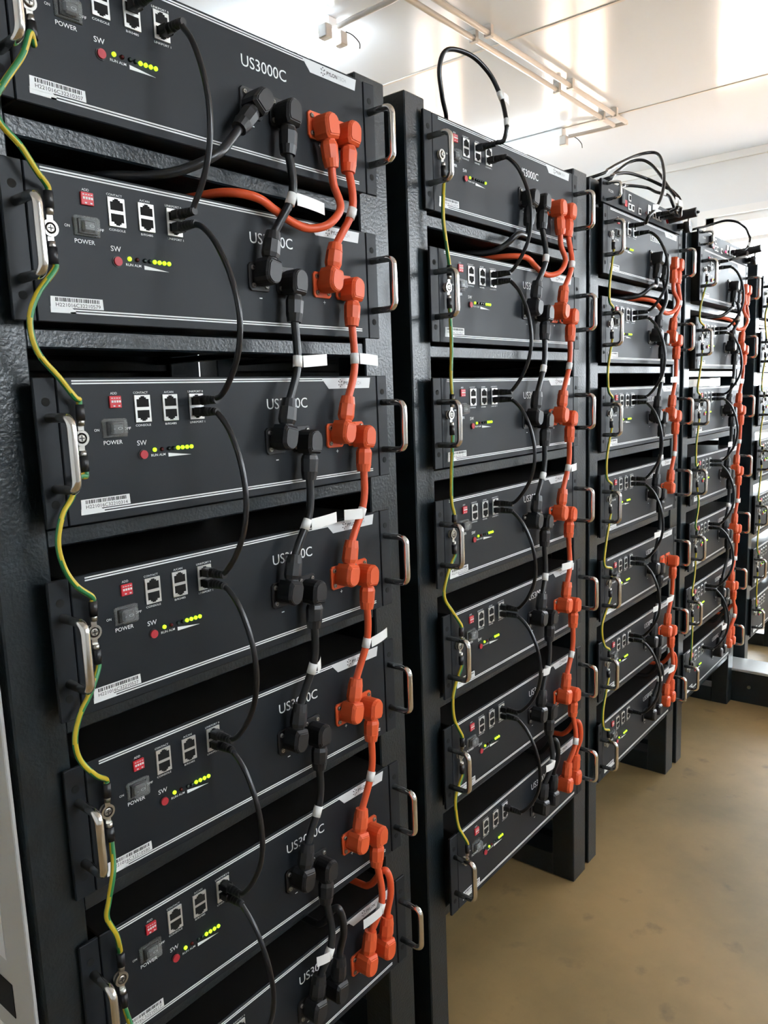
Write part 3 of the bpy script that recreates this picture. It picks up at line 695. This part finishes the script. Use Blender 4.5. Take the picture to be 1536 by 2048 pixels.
# ------------------------------------------------------------------ hub controllers on top of the third and fourth racks
def hub(r, x0, y, z0, yaw):
    t = empty('battery_hub', (x0, y, z0), 'slim dark controller unit with ports lying on top of the %s rack' % RACKN[r], 'controller', 'hub controllers', yaw)
    h = .0435; Wd = .478
    mb = MB(); mb.box(.030, Wd - .030, .002, .15, .001, h - .001, 'chassis', .001); link('chassis', mb.mesh('chassis'), t)
    mb = MB(); mb.box(0, Wd, -.002, .003, 0, h, 'panel', .0008)
    p = link('front_panel', mb.mesh('front_panel'), t)
    mb = MB()
    for x in (.009, Wd - .009):
        for z in (.008, h - .008): mb.cyl((x, -.0026, z), (x, -.001, z), .0032, 'hole', 10)
    link('screw_hole', mb.mesh('screw_hole'), p)
    mb = MB(); put_text(mb, 'PYLON', .034, .058, .024, .029, -.0022, 'white'); link('maker_lettering', mb.mesh('maker_lettering'), p)
    for x, s in ((.026, 1), (Wd - .026, -1)):
        mb = MB(); mb.tube([(x, 0, .037), (x, -.022, .037), (x, -.028, .035), (x, -.030, .030), (x, -.030, .014), (x, -.028, .009), (x, -.022, .007), (x, 0, .007)], .003, 'chrome', 10)
        link('handle', mb.mesh('handle'), t, label='small chrome handle')
    mb = MB(); mb.box(.090, .104, -.010, -.001, .008, .038, 'black', .002); link('power_switch', mb.mesh('power_switch'), t)
    mb = MB(); mb.box(.116, .130, -.004, -.001, .009, .022, 'red', .0006); link('dip_switch', mb.mesh('dip_switch'), t, label='red switch block')
    for x, z in ((.146, .030), (.146, .012), (.164, .012), (.204, .012)):
        mb = MB(); mb.box(x - .007, x + .007, -.0035, -.001, z - .007, z + .007, 'silver', .0005); q = link('network_port', mb.mesh('network_port'), t)
        mb = MB(); mb.box(x - .0045, x + .0045, -.0038, -.003, z - .004, z + .004, 'hole'); link('socket_opening', mb.mesh('socket_opening'), q)
    for x in (.262, .292, .312, .332):
        mb = MB(); mb.box(x - .008, x + .008, -.0035, -.001, .010, .034, 'silver', .0005); q = link('network_port', mb.mesh('network_port'), t)
        mb = MB(); mb.box(x - .005, x + .005, -.0038, -.003, .013, .021, 'hole'); link('socket_opening', mb.mesh('socket_opening'), q)
    mb = MB(); mb.cyl((.244, -.003, .015), (.244, -.001, .015), .003, 'ledredon' if r == 3 else 'ledred', 12); link('indicator_led', mb.mesh('indicator_led'), t, label='red indicator')
    mb = MB(); mb.cyl((.460, -.018, .016), (.460, -.001, .016), .007, 'black', 16); mb.cyl((.460, -.032, .012), (.460, -.018, .012), .0135, 'black', 16); link('knob', mb.mesh('knob'), t)
    return t
hub(2, .940, -.003, 1.4045, .010)
hub(3, 1.528, -.008, 1.3895, .006)
def bigplug(p, d, label, red=True):
    p = Vector(p); d = Vector(d).normalized()
    t = empty('power_plug', p, label, 'plug')
    mb = MB(); mb.cyl((0, 0, 0), d * .006, .011, 'red' if red else 'black', 16); link('collar', mb.mesh('collar'), t, label='red collar' if red else None)
    mb = MB(); mb.tube([d * .005, d * .02, d * .035, d * .050, d * .060, d * .066], .010, 'black', 14, rfun=lambda t_: (.0125 - .004 * t_) if t_ < .8 else .0105)
    link('body', mb.mesh('body'), t)
bigplug((1.305, -.006, 1.424), (.10, -1, .08), 'black barrel power plug with a red collar on the third rack controller')
bigplug((1.868, -.012, 1.408), (.0, -1, .12), 'black barrel power plug on the controller of the fourth rack', False)
H1 = [(1.0639,0.0600,1.4869), (1.1117,0.0550,1.5073), (1.1578,0.0500,1.5277), (1.2310,0.0400,1.5569), (1.2693,0.0200,1.5674), (1.2638,0.0000,1.5566), (1.2331,-0.0200,1.5267), (1.1865,-0.0400,1.4842), (1.1486,-0.0500,1.4465), (1.1060,-0.0550,1.4129), (1.0700,-0.0500,1.3870)]
H2 = [(1.1751,0.0900,1.5012), (1.1910,0.0800,1.5144), (1.2071,0.0700,1.5277), (1.2486,0.0600,1.5507), (1.2659,0.0400,1.5547), (1.2703,0.0200,1.5421), (1.2467,-0.0100,1.5086), (1.2165,-0.0400,1.4703), (1.1995,-0.0600,1.4460), (1.2014,-0.0650,1.4321), (1.2080,-0.0600,1.4230), (1.2200,-0.0450,1.4220)]
H3 = [(1.0483,0.0500,1.4792), (1.0999,0.0500,1.4989), (1.1535,0.0400,1.5093), (1.2058,0.0200,1.5039), (1.2118,-0.0100,1.4856), (1.2182,-0.0300,1.4725), (1.2108,-0.0500,1.4511), (1.2082,-0.0550,1.4364), (1.2180,-0.0520,1.4250), (1.2450,-0.0420,1.4200)]
H3 = [(a_, b_ - .014, c_ - .007) for a_, b_, c_ in H3]
H4 = [(1.1753,0.0600,1.4834), (1.2162,0.0600,1.4931), (1.2417,0.0500,1.4962), (1.2770,0.0300,1.4940), (1.2650,0.0050,1.4781), (1.2450,-0.0280,1.4621), (1.2216,-0.0450,1.4418), (1.2350,-0.0480,1.4260), (1.2640,-0.0420,1.4220)]
H5 = [(1.4286,0.0200,1.4701), (1.3879,-0.0100,1.4528), (1.3427,-0.0400,1.4367), (1.3184,-0.0600,1.4290), (1.3140,-0.0740,1.4290), (1.3120,-0.0700,1.4290)]
def tail(P, dx=-.05):   # the far end drops behind the rack's top beam
    a = Vector(P[0]); return [(a.x + dx * 1.2, .33, 1.43), (a.x + dx * .8, .22, 1.462)] + P
aL0 = W(2, 0, -.1038, -.0015, .0420)
loop('patch_cable', 'tallest black cable loop above the third rack, ending in its top module', tail(H1) + [aL0 + Vector((0, -.036, .002)), aL0 + Vector((0, -.033, .001))], .0034, [aL0], [(.80, -1, .020)], 'cable loops above the third rack')
loop('patch_cable', 'second tallest black cable loop above the third rack', tail(H2, -.10) + [(1.2340, -.040, 1.4225)], .0034, [(1.2340, -.007, 1.4225)], [(.78, -1, .018)], 'cable loops above the third rack')
loop('patch_cable', 'flatter black cable arching over the third rack towards its controller', tail(H3, .02) + [(1.2560, -.040, 1.4205)], .0034, [(1.2560, -.007, 1.4205)], [(.75, -1, .018)], 'cable loops above the third rack')
loop('patch_cable', 'lowest black cable arch over the third rack, running nearly level', tail(H4, .03) + [(1.2760, -.040, 1.4220)], .0034, [(1.2760, -.007, 1.4220)], [(.62, -1, .024)], 'cable loops above the third rack')
loop('power_lead', 'thin black lead bent back from the red-collared plug on the third rack', [(1.47, .2, 1.46), (1.45, .08, 1.472)] + H5, .0032)
H6 = [(1.8000,0.1500,1.4700), (1.8100,0.0900,1.4850), (1.8397,0.0700,1.4930), (1.8672,0.0500,1.5027), (1.8726,0.0200,1.5066), (1.8713,-0.0100,1.4971), (1.8820,-0.0300,1.4797), (1.8584,-0.0450,1.4568), (1.8568,-0.0500,1.4437), (1.8400,-0.0500,1.4222)]
loop('patch_cable', 'single black cable loop standing above the fourth rack', [(1.70, .30, 1.40), (1.75, .22, 1.44)] + H6 + [(1.822, -.045, 1.410), (1.820, -.040, 1.409)], .0034, [(1.820, -.010, 1.409)], [(.84, 1, .014)])
aL3 = W(3, 0, -.1038, -.0015, .0420)
loop('patch_cable', 'black cable from the top module of the fourth rack up to its controller', [aL3 + Vector((0, -.034, .001)), aL3 + Vector((.004, -.044, .003)), aL3 + Vector((.05, -.060, .012)), (1.79, -.060, 1.385), (1.842, -.048, 1.405), (1.845, -.040, 1.406)], .0034, [aL3, (1.845, -.010, 1.406)])

# ------------------------------------------------------------------ floor box at the end of the row and the grey sheet on the first rack's side
t = empty('floor_box', (2.04, -.30, 0), 'low dark metal box on the floor between the fourth and fifth racks', 'box')
mb = MB(); mb.box(.003, .115, .0, .335, 0, .104, 'post', .002); link('body', mb.mesh('body'), t)
mb = MB(); mb.box(0, .118, -.003, .338, .104, .113, 'sheet', .0015); link('lid', mb.mesh('lid'), t, label='grey metal lid')
mb = MB(); mb.cyl((.003, .255, .057), (-.003, .255, .057), .006, 'steel', 6, smooth=False); link('bolt', mb.mesh('bolt'), t)
t = empty('side_cover', (-.2865, .03, .02), 'plain grey metal side sheet with white stickers fixed to the first rack', 'metal sheet')
mb = MB(); mb.box(0, .004, -.012, .42, 0, 1.30, 'sheet', .001); link('sheet', mb.mesh('sheet'), t)
mb = MB(); mb.box(-.0006, .0002, .034, .11, .50, .565, 'label'); q = link('warning_sticker', mb.mesh('warning_sticker'), t, label='white sticker with the CE mark')
vs, fs = text_geo('CE', -.075, -.050, .506, .514)
mb = MB(); mb.add([(-.0008, -a_, b_) for a_, b_ in vs], fs, 'ink'); link('sticker_lettering', mb.mesh('sticker_lettering'), q)
mb = MB(); mb.box(-.0006, .0010, .028, .12, .440, .476, 'hole'); link('vent_slot', mb.mesh('vent_slot'), t)
mb = MB(); mb.box(-.0006, .0002, .040, .12, .36, .420, 'label'); link('warning_sticker', mb.mesh('warning_sticker'), t, label='lower white sticker')
